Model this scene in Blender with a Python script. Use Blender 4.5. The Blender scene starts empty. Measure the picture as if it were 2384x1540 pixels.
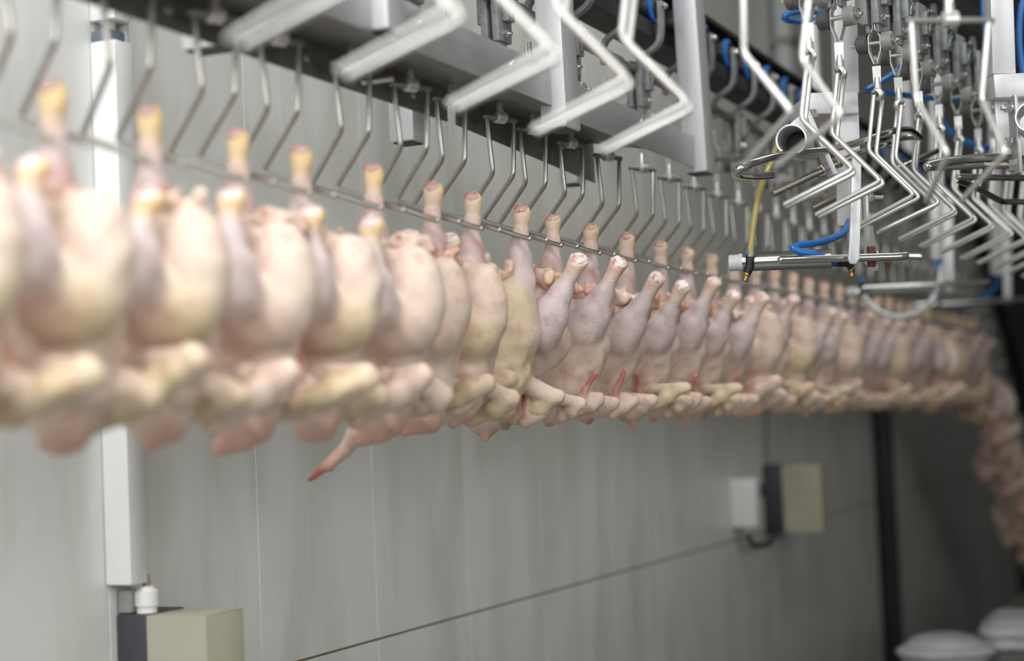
import bpy, bmesh, math, random
import numpy as np
from mathutils import Vector, Matrix

# ------------------------------------------------------------------ camera, world, lamps, exposure
S = bpy.context.scene
COL = S.collection
EYE = np.array([0.0, 0.0, 1.7])
FPX, CX, CY = 4000.0, 1192.0, 770.0
TH, PH, RHO = 0.4119385, 0.0546172, 0.042
_F = np.array([-math.sin(TH)*math.cos(PH), math.cos(TH)*math.cos(PH), math.sin(PH)])
_R0 = np.array([math.cos(TH), math.sin(TH), 0.0]); _U0 = np.cross(_R0, _F)
_R = math.cos(RHO)*_R0 - math.sin(RHO)*_U0
_U = math.cos(RHO)*_U0 + math.sin(RHO)*_R0

cam = bpy.data.cameras.new('camera'); camo = bpy.data.objects.new('camera', cam); COL.objects.link(camo)
cam.sensor_width = 36.0; cam.lens = FPX/2384*36
m = Matrix(((_R[0], _U[0], -_F[0], EYE[0]), (_R[1], _U[1], -_F[1], EYE[1]), (_R[2], _U[2], -_F[2], EYE[2]), (0, 0, 0, 1)))
camo.matrix_world = m
cam.clip_start = 0.05
cam.dof.use_dof = True; cam.dof.focus_distance = 3.3; cam.dof.aperture_fstop = 1.75
S.camera = camo

W = bpy.data.worlds.new('world'); S.world = W; W.use_nodes = True
W.node_tree.nodes['Background'].inputs[0].default_value = (0.55, 0.6, 0.62, 1)
W.node_tree.nodes['Background'].inputs[1].default_value = 0.15

def lamp(name, loc, target, sx, sy, power, col=(1, 1, 1)):
    l = bpy.data.lights.new(name, 'AREA'); l.shape = 'RECTANGLE'; l.size = sx; l.size_y = sy
    l.energy = power; l.color = col
    o = bpy.data.objects.new(name, l); COL.objects.link(o); o.location = loc
    d = Vector(target)-Vector(loc); o.rotation_euler = d.to_track_quat('-Z', 'Y').to_euler()
    return o
lamp('lamp_behind', (-0.5, -1.4, 3.0), (-1.2, 3.0, 1.9), 2.0, 1.4, 78, (1.0, 0.995, 0.99))
lamp('fill_right', (3.6, 0.2, 2.7), (-1.7, 2.2, 1.6), 2.5, 1.8, 70, (1.0, 1.0, 0.985))  # added broad fill to brighten the wall, not a known lamp of the room
lamp('lamp_ceiling_near', (-0.6, 0.6, 4.2), (-0.9, 1.2, 0.0), 2.4, 1.0, 95, (0.99, 0.995, 1.0))
lamp('lamp_ceiling_middle', (-0.2, 4.2, 4.1), (-0.4, 4.4, 0.0), 1.6, 0.5, 28, (1.0, 1.0, 0.93))
lamp('lamp_ceiling_far', (1.5, 8.5, 4.1), (1.0, 8.5, 0.0), 1.6, 0.5, 2.5, (1.0, 1.0, 0.86))

S.view_settings.view_transform = 'Standard'; S.view_settings.look = 'None'
S.view_settings.gamma = 1.0; S.view_settings.use_curve_mapping = False
S.view_settings.exposure = 0.0
S.cycles.use_denoising = True
S.cycles.max_bounces = 8

def P(x, y, Z):
    """real point at depth Z metres along the lens axis, for a pixel of the photograph"""
    return EYE + Z*(_F + _R*(x-CX)/FPX - _U*(y-CY)/FPX)
def onX(x, y, X):
    v = _F + _R*(x-CX)/FPX - _U*(y-CY)/FPX
    return EYE + v*(X/v[0])
def onZ(x, y, z):
    v = _F + _R*(x-CX)/FPX - _U*(y-CY)/FPX
    return EYE + v*((z-EYE[2])/v[2])

# ------------------------------------------------------------------ materials
def srgb(r, g, b):
    f = lambda c: (c/255/12.92) if c/255 <= 0.04045 else ((c/255+0.055)/1.055)**2.4
    return (f(r), f(g), f(b), 1)
def mat(name, col, rough=0.5, metal=0.0, noise=0.0, nscale=20, bump=0.0, bscale=200, spec=0.5, stretch=None, trans=0.0, alpha=1.0, dark=None):
    M = bpy.data.materials.new(name); M.use_nodes = True
    nt = M.node_tree; b = nt.nodes['Principled BSDF']
    b.inputs['Base Color'].default_value = col; b.inputs['Roughness'].default_value = rough
    b.inputs['Metallic'].default_value = metal; b.inputs['Specular IOR Level'].default_value = spec
    if trans: b.inputs['Transmission Weight'].default_value = trans
    if alpha < 1: b.inputs['Alpha'].default_value = alpha
    tc = nt.nodes.new('ShaderNodeTexCoord'); mp = nt.nodes.new('ShaderNodeMapping')
    nt.links.new(tc.outputs['Object'], mp.inputs[0])
    if stretch: mp.inputs['Scale'].default_value = stretch
    if noise:
        n = nt.nodes.new('ShaderNodeTexNoise'); n.inputs['Scale'].default_value = nscale; n.inputs['Detail'].default_value = 5
        nt.links.new(mp.outputs[0], n.inputs['Vector'])
        r = nt.nodes.new('ShaderNodeMapRange'); r.inputs[1].default_value = 0.3; r.inputs[2].default_value = 0.7
        r.inputs[3].default_value = 0; r.inputs[4].default_value = 1
        nt.links.new(n.outputs[0], r.inputs[0])
        mx = nt.nodes.new('ShaderNodeMix'); mx.data_type = 'RGBA'
        d = dark or tuple(c*(1-noise) for c in col[:3])+(1,)
        mx.inputs[6].default_value = d; mx.inputs[7].default_value = col
        nt.links.new(r.outputs[0], mx.inputs[0]); nt.links.new(mx.outputs[2], b.inputs['Base Color'])
        r2 = nt.nodes.new('ShaderNodeMapRange'); r2.inputs[3].default_value = rough*0.8; r2.inputs[4].default_value = min(1, rough*1.25)
        nt.links.new(n.outputs[0], r2.inputs[0]); nt.links.new(r2.outputs[0], b.inputs['Roughness'])
    if bump:
        n2 = nt.nodes.new('ShaderNodeTexNoise'); n2.inputs['Scale'].default_value = bscale; n2.inputs['Detail'].default_value = 4
        nt.links.new(mp.outputs[0], n2.inputs['Vector'])
        bp = nt.nodes.new('ShaderNodeBump'); bp.inputs['Strength'].default_value = bump; bp.inputs['Distance'].default_value = 0.002
        nt.links.new(n2.outputs[0], bp.inputs['Height']); nt.links.new(bp.outputs[0], b.inputs['Normal'])
    return M

STEEL = mat('stainless_brushed', srgb(200, 200, 202), 0.38, 0.75, 0.12, 14, 0.10, 300, stretch=(1, 1, 6))
STEELR = mat('stainless_rod', srgb(226, 225, 222), 0.33, 0.72, 0.08, 30)
STEELRD = mat('stainless_rod_dark', srgb(196, 193, 188), 0.30, 0.95, 0.18, 30)  # darker, more metallic rod steel for the loaded shackles
POLISH = mat('stainless_polished', srgb(200, 198, 194), 0.16, 1.0, 0.12, 25)
STEELD = mat('steel_dull', srgb(150, 149, 147), 0.45, 0.8, 0.25, 30, 0.2, 200)
CAST = mat('cast_grey', srgb(168, 169, 170), 0.55, 0.55, 0.3, 60, 0.35, 400)
TUBE = mat('tube_steel', srgb(218, 218, 221), 0.42, 0.45, 0.10, 10, 0.08, 250, stretch=(6, 6, 1))
BOLT = mat('bolt_steel', srgb(215, 213, 208), 0.22, 0.95)
THREAD = mat('thread_steel', srgb(150, 142, 130), 0.3, 0.9)
BLACK = mat('black_rubber', srgb(32, 33, 38), 0.45, 0, 0.3, 40)
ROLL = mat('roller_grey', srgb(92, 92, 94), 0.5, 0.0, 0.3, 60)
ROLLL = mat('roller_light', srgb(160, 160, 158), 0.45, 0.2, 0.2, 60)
TRACK = mat('dark_track', srgb(44, 44, 46), 0.5, 0.3, 0.3, 30)
BLUE = mat('blue_plastic', srgb(40, 120, 205), 0.35)
HOSEB = mat('blue_hose', srgb(38, 112, 185), 0.28, 0, 0.15, 30)
HOSEG = mat('grey_hose', srgb(222, 226, 226), 0.35, 0, 0.1, 30)
HOSEY = mat('yellow_hose', srgb(176, 164, 96), 0.3, 0, 0.2, 20)
BRASS = mat('brass', srgb(176, 140, 84), 0.35, 0.9, 0.3, 60)
GREENISH = mat('cotter_green', srgb(120, 132, 122), 0.4, 0.7, 0.2, 60)
RUST = mat('rust_block', srgb(110, 66, 48), 0.7, 0, 0.4, 80)
WHITEP = mat('white_plastic', srgb(236, 237, 236), 0.4, 0, 0.06, 12)
GREYP = mat('grey_plastic', srgb(196, 200, 200), 0.45, 0, 0.06, 12)
DARKP = mat('dark_plastic', srgb(62, 63, 70), 0.5, 0, 0.15, 15)
NAVY = mat('dark_trim', srgb(26, 28, 36), 0.5, 0, 0.2, 10)
CLEARY = mat('yellowed_cover', srgb(246, 243, 226), 0.22, 0, 0.06, 14, trans=0.62)
CLEARY.node_tree.nodes['Principled BSDF'].inputs['IOR'].default_value = 1.12
CLEAR = mat('clear_plastic', srgb(215, 218, 215), 0.12, 0, trans=0.75)
RED = mat('red_tissue', srgb(150, 40, 42), 0.35, 0, 0.4, 60)
GROUT = mat('grout', srgb(244, 243, 238), 0.8, 0, 0.15, 40)
CONC = mat('floor_concrete', srgb(120, 122, 118), 0.35, 0, 0.3, 4, 0.2, 60)
PAINT = mat('painted_wall', srgb(172, 176, 170), 0.6, 0, 0.08, 3)
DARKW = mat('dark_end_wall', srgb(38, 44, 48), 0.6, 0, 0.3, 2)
CEILM = mat('ceiling_panel', srgb(190, 192, 188), 0.6, 0, 0.05, 3)

def tile_mat():
    M = bpy.data.materials.new('marbled_tile'); M.use_nodes = True; nt = M.node_tree; b = nt.nodes['Principled BSDF']
    g = nt.nodes.new('ShaderNodeNewGeometry')
    mp = nt.nodes.new('ShaderNodeMapping'); mp.inputs['Rotation'].default_value = (0.5, 0, 0); mp.inputs['Scale'].default_value = (1, 4.0, 1.1)
    nt.links.new(g.outputs['Position'], mp.inputs[0])
    n = nt.nodes.new('ShaderNodeTexNoise'); n.inputs['Scale'].default_value = 1.8; n.inputs['Detail'].default_value = 6; n.inputs['Distortion'].default_value = 0.6
    nt.links.new(mp.outputs[0], n.inputs['Vector'])
    cr = nt.nodes.new('ShaderNodeValToRGB')
    cr.color_ramp.elements[0].position = 0.30; cr.color_ramp.elements[0].color = srgb(212, 213, 208)
    cr.color_ramp.elements[1].position = 0.56; cr.color_ramp.elements[1].color = srgb(230, 231, 228)
    nt.links.new(n.outputs[0], cr.inputs[0]); nt.links.new(cr.outputs[0], b.inputs['Base Color'])
    b.inputs['Roughness'].default_value = 0.36
    return M
TILE = tile_mat()

def skin_mat(name, rough=0.4, sss=0.12, bump=0.35, mott=0.22, vscale=420):
    M = bpy.data.materials.new(name); M.use_nodes = True; nt = M.node_tree; b = nt.nodes['Principled BSDF']
    at = nt.nodes.new('ShaderNodeAttribute'); at.attribute_name = 'Col'
    tc = nt.nodes.new('ShaderNodeTexCoord')
    n = nt.nodes.new('ShaderNodeTexNoise'); n.inputs['Scale'].default_value = 38; n.inputs['Detail'].default_value = 6; n.inputs['Roughness'].default_value = 0.65
    nt.links.new(tc.outputs['Object'], n.inputs['Vector'])
    r = nt.nodes.new('ShaderNodeMapRange'); r.inputs[1].default_value = 0.50; r.inputs[2].default_value = 0.72; r.inputs[3].default_value = 0; r.inputs[4].default_value = mott*2.6
    nt.links.new(n.outputs[0], r.inputs[0])
    mx = nt.nodes.new('ShaderNodeMix'); mx.data_type = 'RGBA'; mx.blend_type = 'MULTIPLY'
    mx.inputs[7].default_value = (0.72, 0.42, 0.40, 1)
    nt.links.new(r.outputs[0], mx.inputs[0]); nt.links.new(at.outputs['Color'], mx.inputs[6])
    nt.links.new(mx.outputs[2], b.inputs['Base Color'])
    b.inputs['Roughness'].default_value = rough
    b.inputs['Subsurface Weight'].default_value = sss
    b.inputs['Subsurface Radius'].default_value = (1.0, 0.45, 0.25); b.inputs['Subsurface Scale'].default_value = 0.008
    v = nt.nodes.new('ShaderNodeTexVoronoi'); v.inputs['Scale'].default_value = vscale
    nt.links.new(tc.outputs['Object'], v.inputs['Vector'])
    n3 = nt.nodes.new('ShaderNodeTexNoise'); n3.inputs['Scale'].default_value = 130; n3.inputs['Detail'].default_value = 3
    nt.links.new(tc.outputs['Object'], n3.inputs['Vector'])
    ad = nt.nodes.new('ShaderNodeMath'); ad.operation = 'ADD'
    nt.links.new(v.outputs['Distance'], ad.inputs[0]); nt.links.new(n3.outputs[0], ad.inputs[1])
    bp = nt.nodes.new('ShaderNodeBump'); bp.inputs['Strength'].default_value = bump; bp.inputs['Distance'].default_value = 0.0018
    nt.links.new(ad.outputs[0], bp.inputs['Height']); nt.links.new(bp.outputs[0], b.inputs['Normal'])
    return M
SKIN = skin_mat('chicken_skin')
FAT = skin_mat('chicken_fat', 0.32, 0.2, 0.2, 0.28, 160)

def joint_mat(name, cols):
    M = bpy.data.materials.new(name); M.use_nodes = True; nt = M.node_tree; b = nt.nodes['Principled BSDF']
    tc = nt.nodes.new('ShaderNodeTexCoord')
    n = nt.nodes.new('ShaderNodeTexNoise'); n.inputs['Scale'].default_value = 75; n.inputs['Detail'].default_value = 3
    nt.links.new(tc.outputs['Object'], n.inputs['Vector'])
    cr = nt.nodes.new('ShaderNodeValToRGB')
    cr.color_ramp.elements[0].position = 0.32; cr.color_ramp.elements[0].color = srgb(*cols[0])
    cr.color_ramp.elements[1].position = 0.50; cr.color_ramp.elements[1].color = srgb(*cols[2])
    e = cr.color_ramp.elements.new(0.40); e.color = srgb(*cols[1])
    nt.links.new(n.outputs[0], cr.inputs[0]); nt.links.new(cr.outputs[0], b.inputs['Base Color'])
    b.inputs['Roughness'].default_value = 0.22
    return M
JOINT = joint_mat('cut_joint', ((172, 70, 66), (222, 168, 160), (238, 222, 220)))
JOINTD = joint_mat('cut_joint_dull', ((140, 62, 62), (186, 132, 126), (206, 172, 164)))

# ------------------------------------------------------------------ mesh builders
def empty(name, loc, label, cat, group=None, rotz=0.0):
    o = bpy.data.objects.new(name, None); COL.objects.link(o); o.location = tuple(float(c) for c in loc)
    o.rotation_euler = (0, 0, rotz); o.empty_display_size = 0.05
    o['label'] = label; o['category'] = cat
    if group: o['group'] = group
    return o
def tag(o, label, cat, group=None):
    o['label'] = label; o['category'] = cat
    if group: o['group'] = group
    return o
def fillet(pts, r, n=5):
    pts = [Vector(p) for p in pts]; out = [pts[0]]
    for i in range(1, len(pts)-1):
        a, b, c = pts[i-1], pts[i], pts[i+1]
        d1, d2 = (a-b), (c-b); l = min(r, d1.length*0.45, d2.length*0.45)
        p, q = b+d1.normalized()*l, b+d2.normalized()*l
        for k in range(n+1):
            t = k/n; out.append((1-t)**2*p + 2*t*(1-t)*b + t*t*q)
    out.append(pts[-1]); return out
def smooth_path(pts, n=8):
    pts = [Vector(p) for p in pts]; out = []
    for i in range(len(pts)-1):
        p0 = pts[max(i-1, 0)]; p1 = pts[i]; p2 = pts[i+1]; p3 = pts[min(i+2, len(pts)-1)]
        for k in range(n):
            t = k/n
            out.append(0.5*((2*p1)+(p2-p0)*t+(2*p0-5*p1+4*p2-p3)*t*t+(3*p1-p0-3*p2+p3)*t**3))
    out.append(pts[-1]); return out

class MB:
    def __init__(self): self.v = []; self.f = []
    def add(self, vs, fs):
        o = len(self.v); self.v += [tuple(map(float, v)) for v in vs]; self.f += [tuple(i+o for i in f) for f in fs]
        return self
    def tube(self, pts, r, seg=10, caps=True, dome=False):
        pts = [Vector(p) for p in pts]; n = len(pts)
        rs = r if isinstance(r, (list, tuple)) else [r]*n
        if dome:
            d0 = (pts[0]-pts[1]).normalized(); d1 = (pts[-1]-pts[-2]).normalized()
            pts = [pts[0]+d0*rs[0]*0.85, pts[0]+d0*rs[0]*0.5]+pts+[pts[-1]+d1*rs[-1]*0.5, pts[-1]+d1*rs[-1]*0.85]
            rs = [rs[0]*0.4, rs[0]*0.84]+list(rs)+[rs[-1]*0.84, rs[-1]*0.4]; n = len(pts)
        T = []
        for i in range(n):
            t = pts[min(i+1, n-1)]-pts[max(i-1, 0)]; T.append(t.normalized())
        ref = Vector((0, 0, 1)) if abs(T[0].z) < 0.9 else Vector((1, 0, 0))
        N = (ref-T[0]*ref.dot(T[0])).normalized(); vs = []; fs = []
        for i in range(n):
            N = (N-T[i]*N.dot(T[i])).normalized(); B = T[i].cross(N)
            for k in range(seg):
                a = 2*math.pi*k/seg; vs.append(pts[i]+(N*math.cos(a)+B*math.sin(a))*rs[i])
        for i in range(n-1):
            for k in range(seg):
                k2 = (k+1) % seg; fs.append((i*seg+k, i*seg+k2, (i+1)*seg+k2, (i+1)*seg+k))
        if caps: fs.append(tuple(range(seg-1, -1, -1))); fs.append(tuple((n-1)*seg+k for k in range(seg)))
        return self.add(vs, fs)
    def hexa(self, c8):
        return self.add(c8, [(0, 3, 2, 1), (4, 5, 6, 7), (0, 1, 5, 4), (1, 2, 6, 5), (2, 3, 7, 6), (3, 0, 4, 7)])
    def box(self, lo, hi):
        x0, y0, z0 = lo; x1, y1, z1 = hi
        return self.hexa([(x0, y0, z0), (x1, y0, z0), (x1, y1, z0), (x0, y1, z0), (x0, y0, z1), (x1, y0, z1), (x1, y1, z1), (x0, y1, z1)])
    def bar(self, a, b, w, d, wdir):
        """straight bar of section w (along wdir) x d"""
        a, b = Vector(a), Vector(b); t = (b-a).normalized(); w_ = Vector(wdir); w_ = (w_-t*w_.dot(t)).normalized()
        n = t.cross(w_); w_ *= w/2; n *= d/2
        return self.hexa([a-w_-n, a+w_-n, a+w_+n, a-w_+n, b-w_-n, b+w_-n, b+w_+n, b-w_+n])
    def prism(self, poly, ext):
        ext = Vector(ext); n = len(poly); vs = [Vector(p) for p in poly]+[Vector(p)+ext for p in poly]
        fs = [tuple(range(n-1, -1, -1)), tuple(range(n, 2*n))]+[(i, (i+1) % n, n+(i+1) % n, n+i) for i in range(n)]
        return self.add(vs, fs)
    def pipe(self, a, b, ro, ri, seg=28):
        a, b = Vector(a), Vector(b); t = (b-a).normalized(); ref = Vector((0, 0, 1)) if abs(t.z) < 0.9 else Vector((1, 0, 0))
        N = t.cross(ref).normalized(); B = t.cross(N); vs = []; fs = []
        for p, r in ((a, ro), (b, ro), (b, ri), (a, ri)):
            for k in range(seg):
                an = 2*math.pi*k/seg; vs.append(p+(N*math.cos(an)+B*math.sin(an))*r)
        for j in range(4):
            for k in range(seg):
                k2 = (k+1) % seg; j2 = (j+1) % 4; fs.append((j*seg+k, j*seg+k2, j2*seg+k2, j2*seg+k))
        return self.add(vs, fs)
    def lathe(self, a, axis, prof, seg=20):
        a = Vector(a); t = Vector(axis).normalized(); ref = Vector((0, 0, 1)) if abs(t.z) < 0.9 else Vector((1, 0, 0))
        N = t.cross(ref).normalized(); B = t.cross(N); vs = []; fs = []
        for (h, r) in prof:
            for k in range(seg):
                an = 2*math.pi*k/seg; vs.append(a+t*h+(N*math.cos(an)+B*math.sin(an))*max(r, 1e-5))
        for i in range(len(prof)-1):
            for k in range(seg):
                k2 = (k+1) % seg; fs.append((i*seg+k, i*seg+k2, (i+1)*seg+k2, (i+1)*seg+k))
        fs.append(tuple(range(seg-1, -1, -1))); fs.append(tuple((len(prof)-1)*seg+k for k in range(seg)))
        return self.add(vs, fs)
    def bolt(self, a, axis, r=0.006, h=0.006, shank=0.012):
        self.lathe(a, axis, [(0, r*1.25), (r*0.25, r*1.25), (r*0.25, r*1.0)], 14)
        self.lathe(Vector(a)+Vector(axis).normalized()*r*0.25, axis, [(0, r), (h*0.85, r), (h, r*0.85)], 6)
        if shank: self.lathe(Vector(a)+Vector(axis).normalized()*h, axis, [(0, r*0.5), (shank, r*0.5)], 10)
        return self
    def build(self, name, material, parent=None, loc=None, smooth=True, bevel=0.0):
        L = np.array(loc if loc is not None else (tuple(parent.location) if parent is not None and parent.get('_world') else (0, 0, 0)), float)
        me = bpy.data.meshes.new(name)
        me.from_pydata([tuple(np.array(v)-L) for v in self.v], [], self.f); me.materials.append(material)
        bm = bmesh.new(); bm.from_mesh(me); bmesh.ops.recalc_face_normals(bm, faces=bm.faces)
        if bevel:
            eg = [e for e in bm.edges if len(e.link_faces) == 2 and e.calc_face_angle(0) > 0.6]
            bmesh.ops.bevel(bm, geom=eg, offset=bevel, segments=2, profile=0.5, affect='EDGES')
        if smooth:
            for e in bm.edges: e.smooth = not (len(e.link_faces) == 2 and e.calc_face_angle(0) > 0.7)
            for f in bm.faces: f.smooth = True
        bm.to_mesh(me); bm.free()
        o = bpy.data.objects.new(name, me); COL.objects.link(o)
        if parent is not None: o.parent = parent
        elif loc is not None: o.location = tuple(L)
        return o
def wthing(name, loc, label, cat, group=None):
    o = empty(name, loc, label, cat, group); o['_world'] = 1; return o
def struct(mb, name, material, **k):
    o = mb.build(name, material, **k); o['kind'] = 'structure'; return o
def copy_tree(o, parent=None):
    c = o.copy(); COL.objects.link(c)
    if parent is not None: c.parent = parent
    for ch in list(o.children): copy_tree(ch, c)
    return c

# ------------------------------------------------------------------ the room
XW = -1.778
struct(MB().box((XW-0.15, -3, 0), (XW-0.0015, 13.2, 4.4)), 'wall_left', GROUT, smooth=False)
wall_left = bpy.data.objects['wall_left']
tile_me = {}
y0 = 2.818-0.464*9
for r, (za, zb) in enumerate(((0.004, 1.249), (1.254, 2.90), (2.905, 4.39))):
    for k in range(0, 31):
        ya = y0+0.464*k
        if ya > 12.8 or ya < -1.5: continue
        if r not in tile_me:
            o = MB().box((-0.0012, 0.002, za), (0.0, 0.4605, zb)).build('tile', TILE, wall_left, bevel=0.0004, smooth=False); tile_me[r] = o.data
        else:
            o = bpy.data.objects.new('tile', tile_me[r]); COL.objects.link(o); o.parent = wall_left
        o.location = (XW, ya, 0)
MB().box((XW-0.0015, -1.4, 1.2488), (XW-0.0008, 13.1, 1.2542)).build('joint_line', mat('joint_brown', srgb(122, 112, 94), 0.8), wall_left, smooth=False)
struct(MB().box((-2.2, -3.2, -0.2), (4.4, 13.4, 0)), 'floor', CONC, smooth=False)
struct(MB().box((-2.2, -3.2, 4.4), (4.4, 13.4, 4.6)), 'ceiling', CEILM, smooth=False)
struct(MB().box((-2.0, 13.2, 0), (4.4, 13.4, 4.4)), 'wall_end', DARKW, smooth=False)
struct(MB().box((4.2, -3, 0), (4.4, 13.2, 4.4)), 'wall_right', PAINT, smooth=False)
struct(MB().box((-2.0, -3.2, 0), (4.4, -3.0, 4.4)), 'wall_back', PAINT, smooth=False)

# white cable trunking on the wall, gap with a cable clip near the top
t = wthing('cable_trunking', (XW, 2.36, 1.47), 'white plastic cable trunking running down the tiled wall at left', 'trunking')
MB().box((XW+0.001, 2.345, 1.462), (XW+0.052, 2.392, 2.372)).build('cover', WHITEP, t, bevel=0.003)
MB().box((XW+0.001, 2.345, 2.407), (XW+0.052, 2.392, 4.39)).build('cover', WHITEP, t, bevel=0.003)
MB().box((XW+0.001, 2.393, 1.50), (XW+0.040, 2.402, 4.39)).build('base_channel', GREYP, t, bevel=0.002)
MB().box((XW+0.001, 2.349, 2.372), (XW+0.040, 2.388, 2.392)).build('cable_clip', mat('clip_blue_grey', srgb(104, 112, 126), 0.5), t, bevel=0.002)
MB().tube([(XW+0.024, 2.37, 2.36), (XW+0.024, 2.37, 2.42)], 0.010, 10).build('cable', mat('clip_cream', srgb(214, 204, 184), 0.5), t)

def enclosure(name, y, z1, z2, wy, dbase, dcov, label, white):
    e = wthing(name, (XW, y, z1), label, 'switch box')
    MB().box((XW+0.001, y, z1), (XW+dbase, y+wy, z2)).build('base', DARKP, e, bevel=0.004)
    mb = MB(); a, b = XW+dbase, XW+dbase+dcov; w = 0.003
    mb.box((a, y+0.002, z1+0.002), (b, y+0.002+w, z2-0.002)); mb.box((a, y+wy-0.002-w, z1+0.002), (b, y+wy-0.002, z2-0.002))
    mb.box((b-w, y+0.002+w, z1+0.002), (b, y+wy-0.002-w, z2-0.002)); mb.box((a, y+0.002+w, z2-0.002-w), (b-w, y+wy-0.002-w, z2-0.002))
    mb.box((a, y+0.002+w, z1+0.002), (b-w, y+wy-0.002-w, z1+0.002+w))
    mb.build('cover', CLEARY, e, bevel=0.001)
    MB().box((a, y+0.02, z1+(z2-z1)*0.55), (a+dcov*0.45, y+wy-0.02, z2-0.022)).build('switch_block', DARKP, e, bevel=0.003)
    MB().box((a, y+0.02, z1+0.02), (a+dcov*0.5, y+wy-0.02, z1+(z2-z1)*0.45)).build('terminal_block', GREYP, e, bevel=0.003)
    return e
e = enclosure('switch_box', 2.37, 1.17, 1.412, 0.115, 0.060, 0.118, 'dark switch box with yellowed clear cover below the white trunking', True)
MB().lathe((XW+0.046, 2.395, 1.412), (0, 0, 1), [(0, .017), (.012, .017), (.012, .020), (.014, .020), (.036, .020), (.04, .014), (.044, .014)], 20).build('cable_gland', WHITEP, e)
MB().tube([(XW+0.046, 2.395, 1.45), (XW+0.046, 2.395, 1.475)], 0.006, 10).build('cable', mat('cable_tan', srgb(150, 132, 104), 0.5), e)
MB().box((XW+0.002, 2.372, 1.412), (XW+0.03, 2.40, 1.452)).build('inlet_collar', mat('collar_grey', srgb(150, 150, 148), 0.5), e, bevel=0.006)
e2 = enclosure('switch_box', 6.39, 1.245, 1.505, 0.12, 0.075, 0.15, 'blurred dark switch box with yellowed cover far along the wall', False)
MB().tube(smooth_path([(XW+0.03, 6.39, 1.505), (XW+0.025, 6.40, 1.56), (XW+0.02, 6.44, 1.75), (XW+0.02, 6.44, 2.6)]), 0.007, 8).build('cable', mat('cable_grey', srgb(120, 120, 124), 0.5), e2)
t = wthing('junction_box', (XW, 5.98, 1.28), 'small white junction box on the wall beside the far dark switch box', 'junction box')
MB().box((XW+0.001, 5.95, 1.30), (XW+0.095, 6.02, 1.475)).build('housing', WHITEP, t, bevel=0.006)
MB().box((XW+0.02, 6.02, 1.40), (XW+0.10, 6.05, 1.45)).build('side_plug', DARKP, t, bevel=0.004)
MB().lathe((XW+0.05, 5.985, 1.30), (0, 0, -1), [(0, .014), (.02, .014), (.024, .01)], 14).build('cable_gland', GREYP, t)
MB().tube(smooth_path([(XW+0.05, 5.985, 1.28), (XW+0.06, 6.0, 1.235), (XW+0.08, 6.12, 1.225), (XW+0.06, 6.32, 1.25), (XW+0.03, 6.44, 1.25)]), 0.011, 8).build('cable', DARKP, t)
struct(MB().box((XW+0.001, 8.40, 0), (XW+0.085, 8.48, 2.1)), 'trim_1', NAVY, bevel=0.004)
t = wthing('wall_conduit', (XW, 6.85, 2.75), 'pale conduit pipe high on the wall behind the trolley wheels', 'conduit')
MB().tube([(XW+0.05, 6.85, 2.78), (XW+0.05, 6.85, 4.35)], 0.042, 16).build('pipe', GREYP, t)
MB().box((XW+0.001, 6.80, 3.2), (XW+0.10, 6.90, 3.23)).build('clip', STEELD, t)
t = wthing('wall_plug', (XW, 3.155, 2.49), 'tiny dark drilled hole with a plug in the upper wall tile', 'wall plug')
MB().lathe((XW, 3.155, 2.49), (1, 0, 0), [(0, .007), (.004, .007), (.004, .003)], 10).build('plug', DARKP, t)
# ------------------------------------------------------------------ plucked chickens: one continuous skin each, grown from a distance field
H = 0.0036
def seg_d(p, a, b, ra, rb):
    a = np.array(a, np.float32); b = np.array(b, np.float32); ab = b-a
    t = np.clip(((p-a) @ ab)/max(float(ab @ ab), 1e-9), 0, 1)
    q = p-a-t[..., None]*ab
    return np.sqrt((q*q).sum(-1)) - (ra+(rb-ra)*t)
def ell_d(p, c, ax, rad):
    A = np.array(ax, np.float32); r = np.array(rad, np.float32)
    q = (p-np.array(c, np.float32)) @ A.T
    k0 = np.sqrt(((q/r)**2).sum(-1)); k1 = np.sqrt(((q/(r*r))**2).sum(-1))
    return k0*(k0-1.0)/np.maximum(k1, 1e-6)
def frame(main, side):
    z = Vector(main).normalized(); x = Vector(side); x = (x-z*x.dot(z)).normalized(); y = z.cross(x)
    return [tuple(x), tuple(y), tuple(z)]
def smin(a, b, k):
    h = np.clip(0.5+0.5*(a-b)/k, 0, 1)
    return a*(1-h)+b*h-k*h*(1-h)

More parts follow.
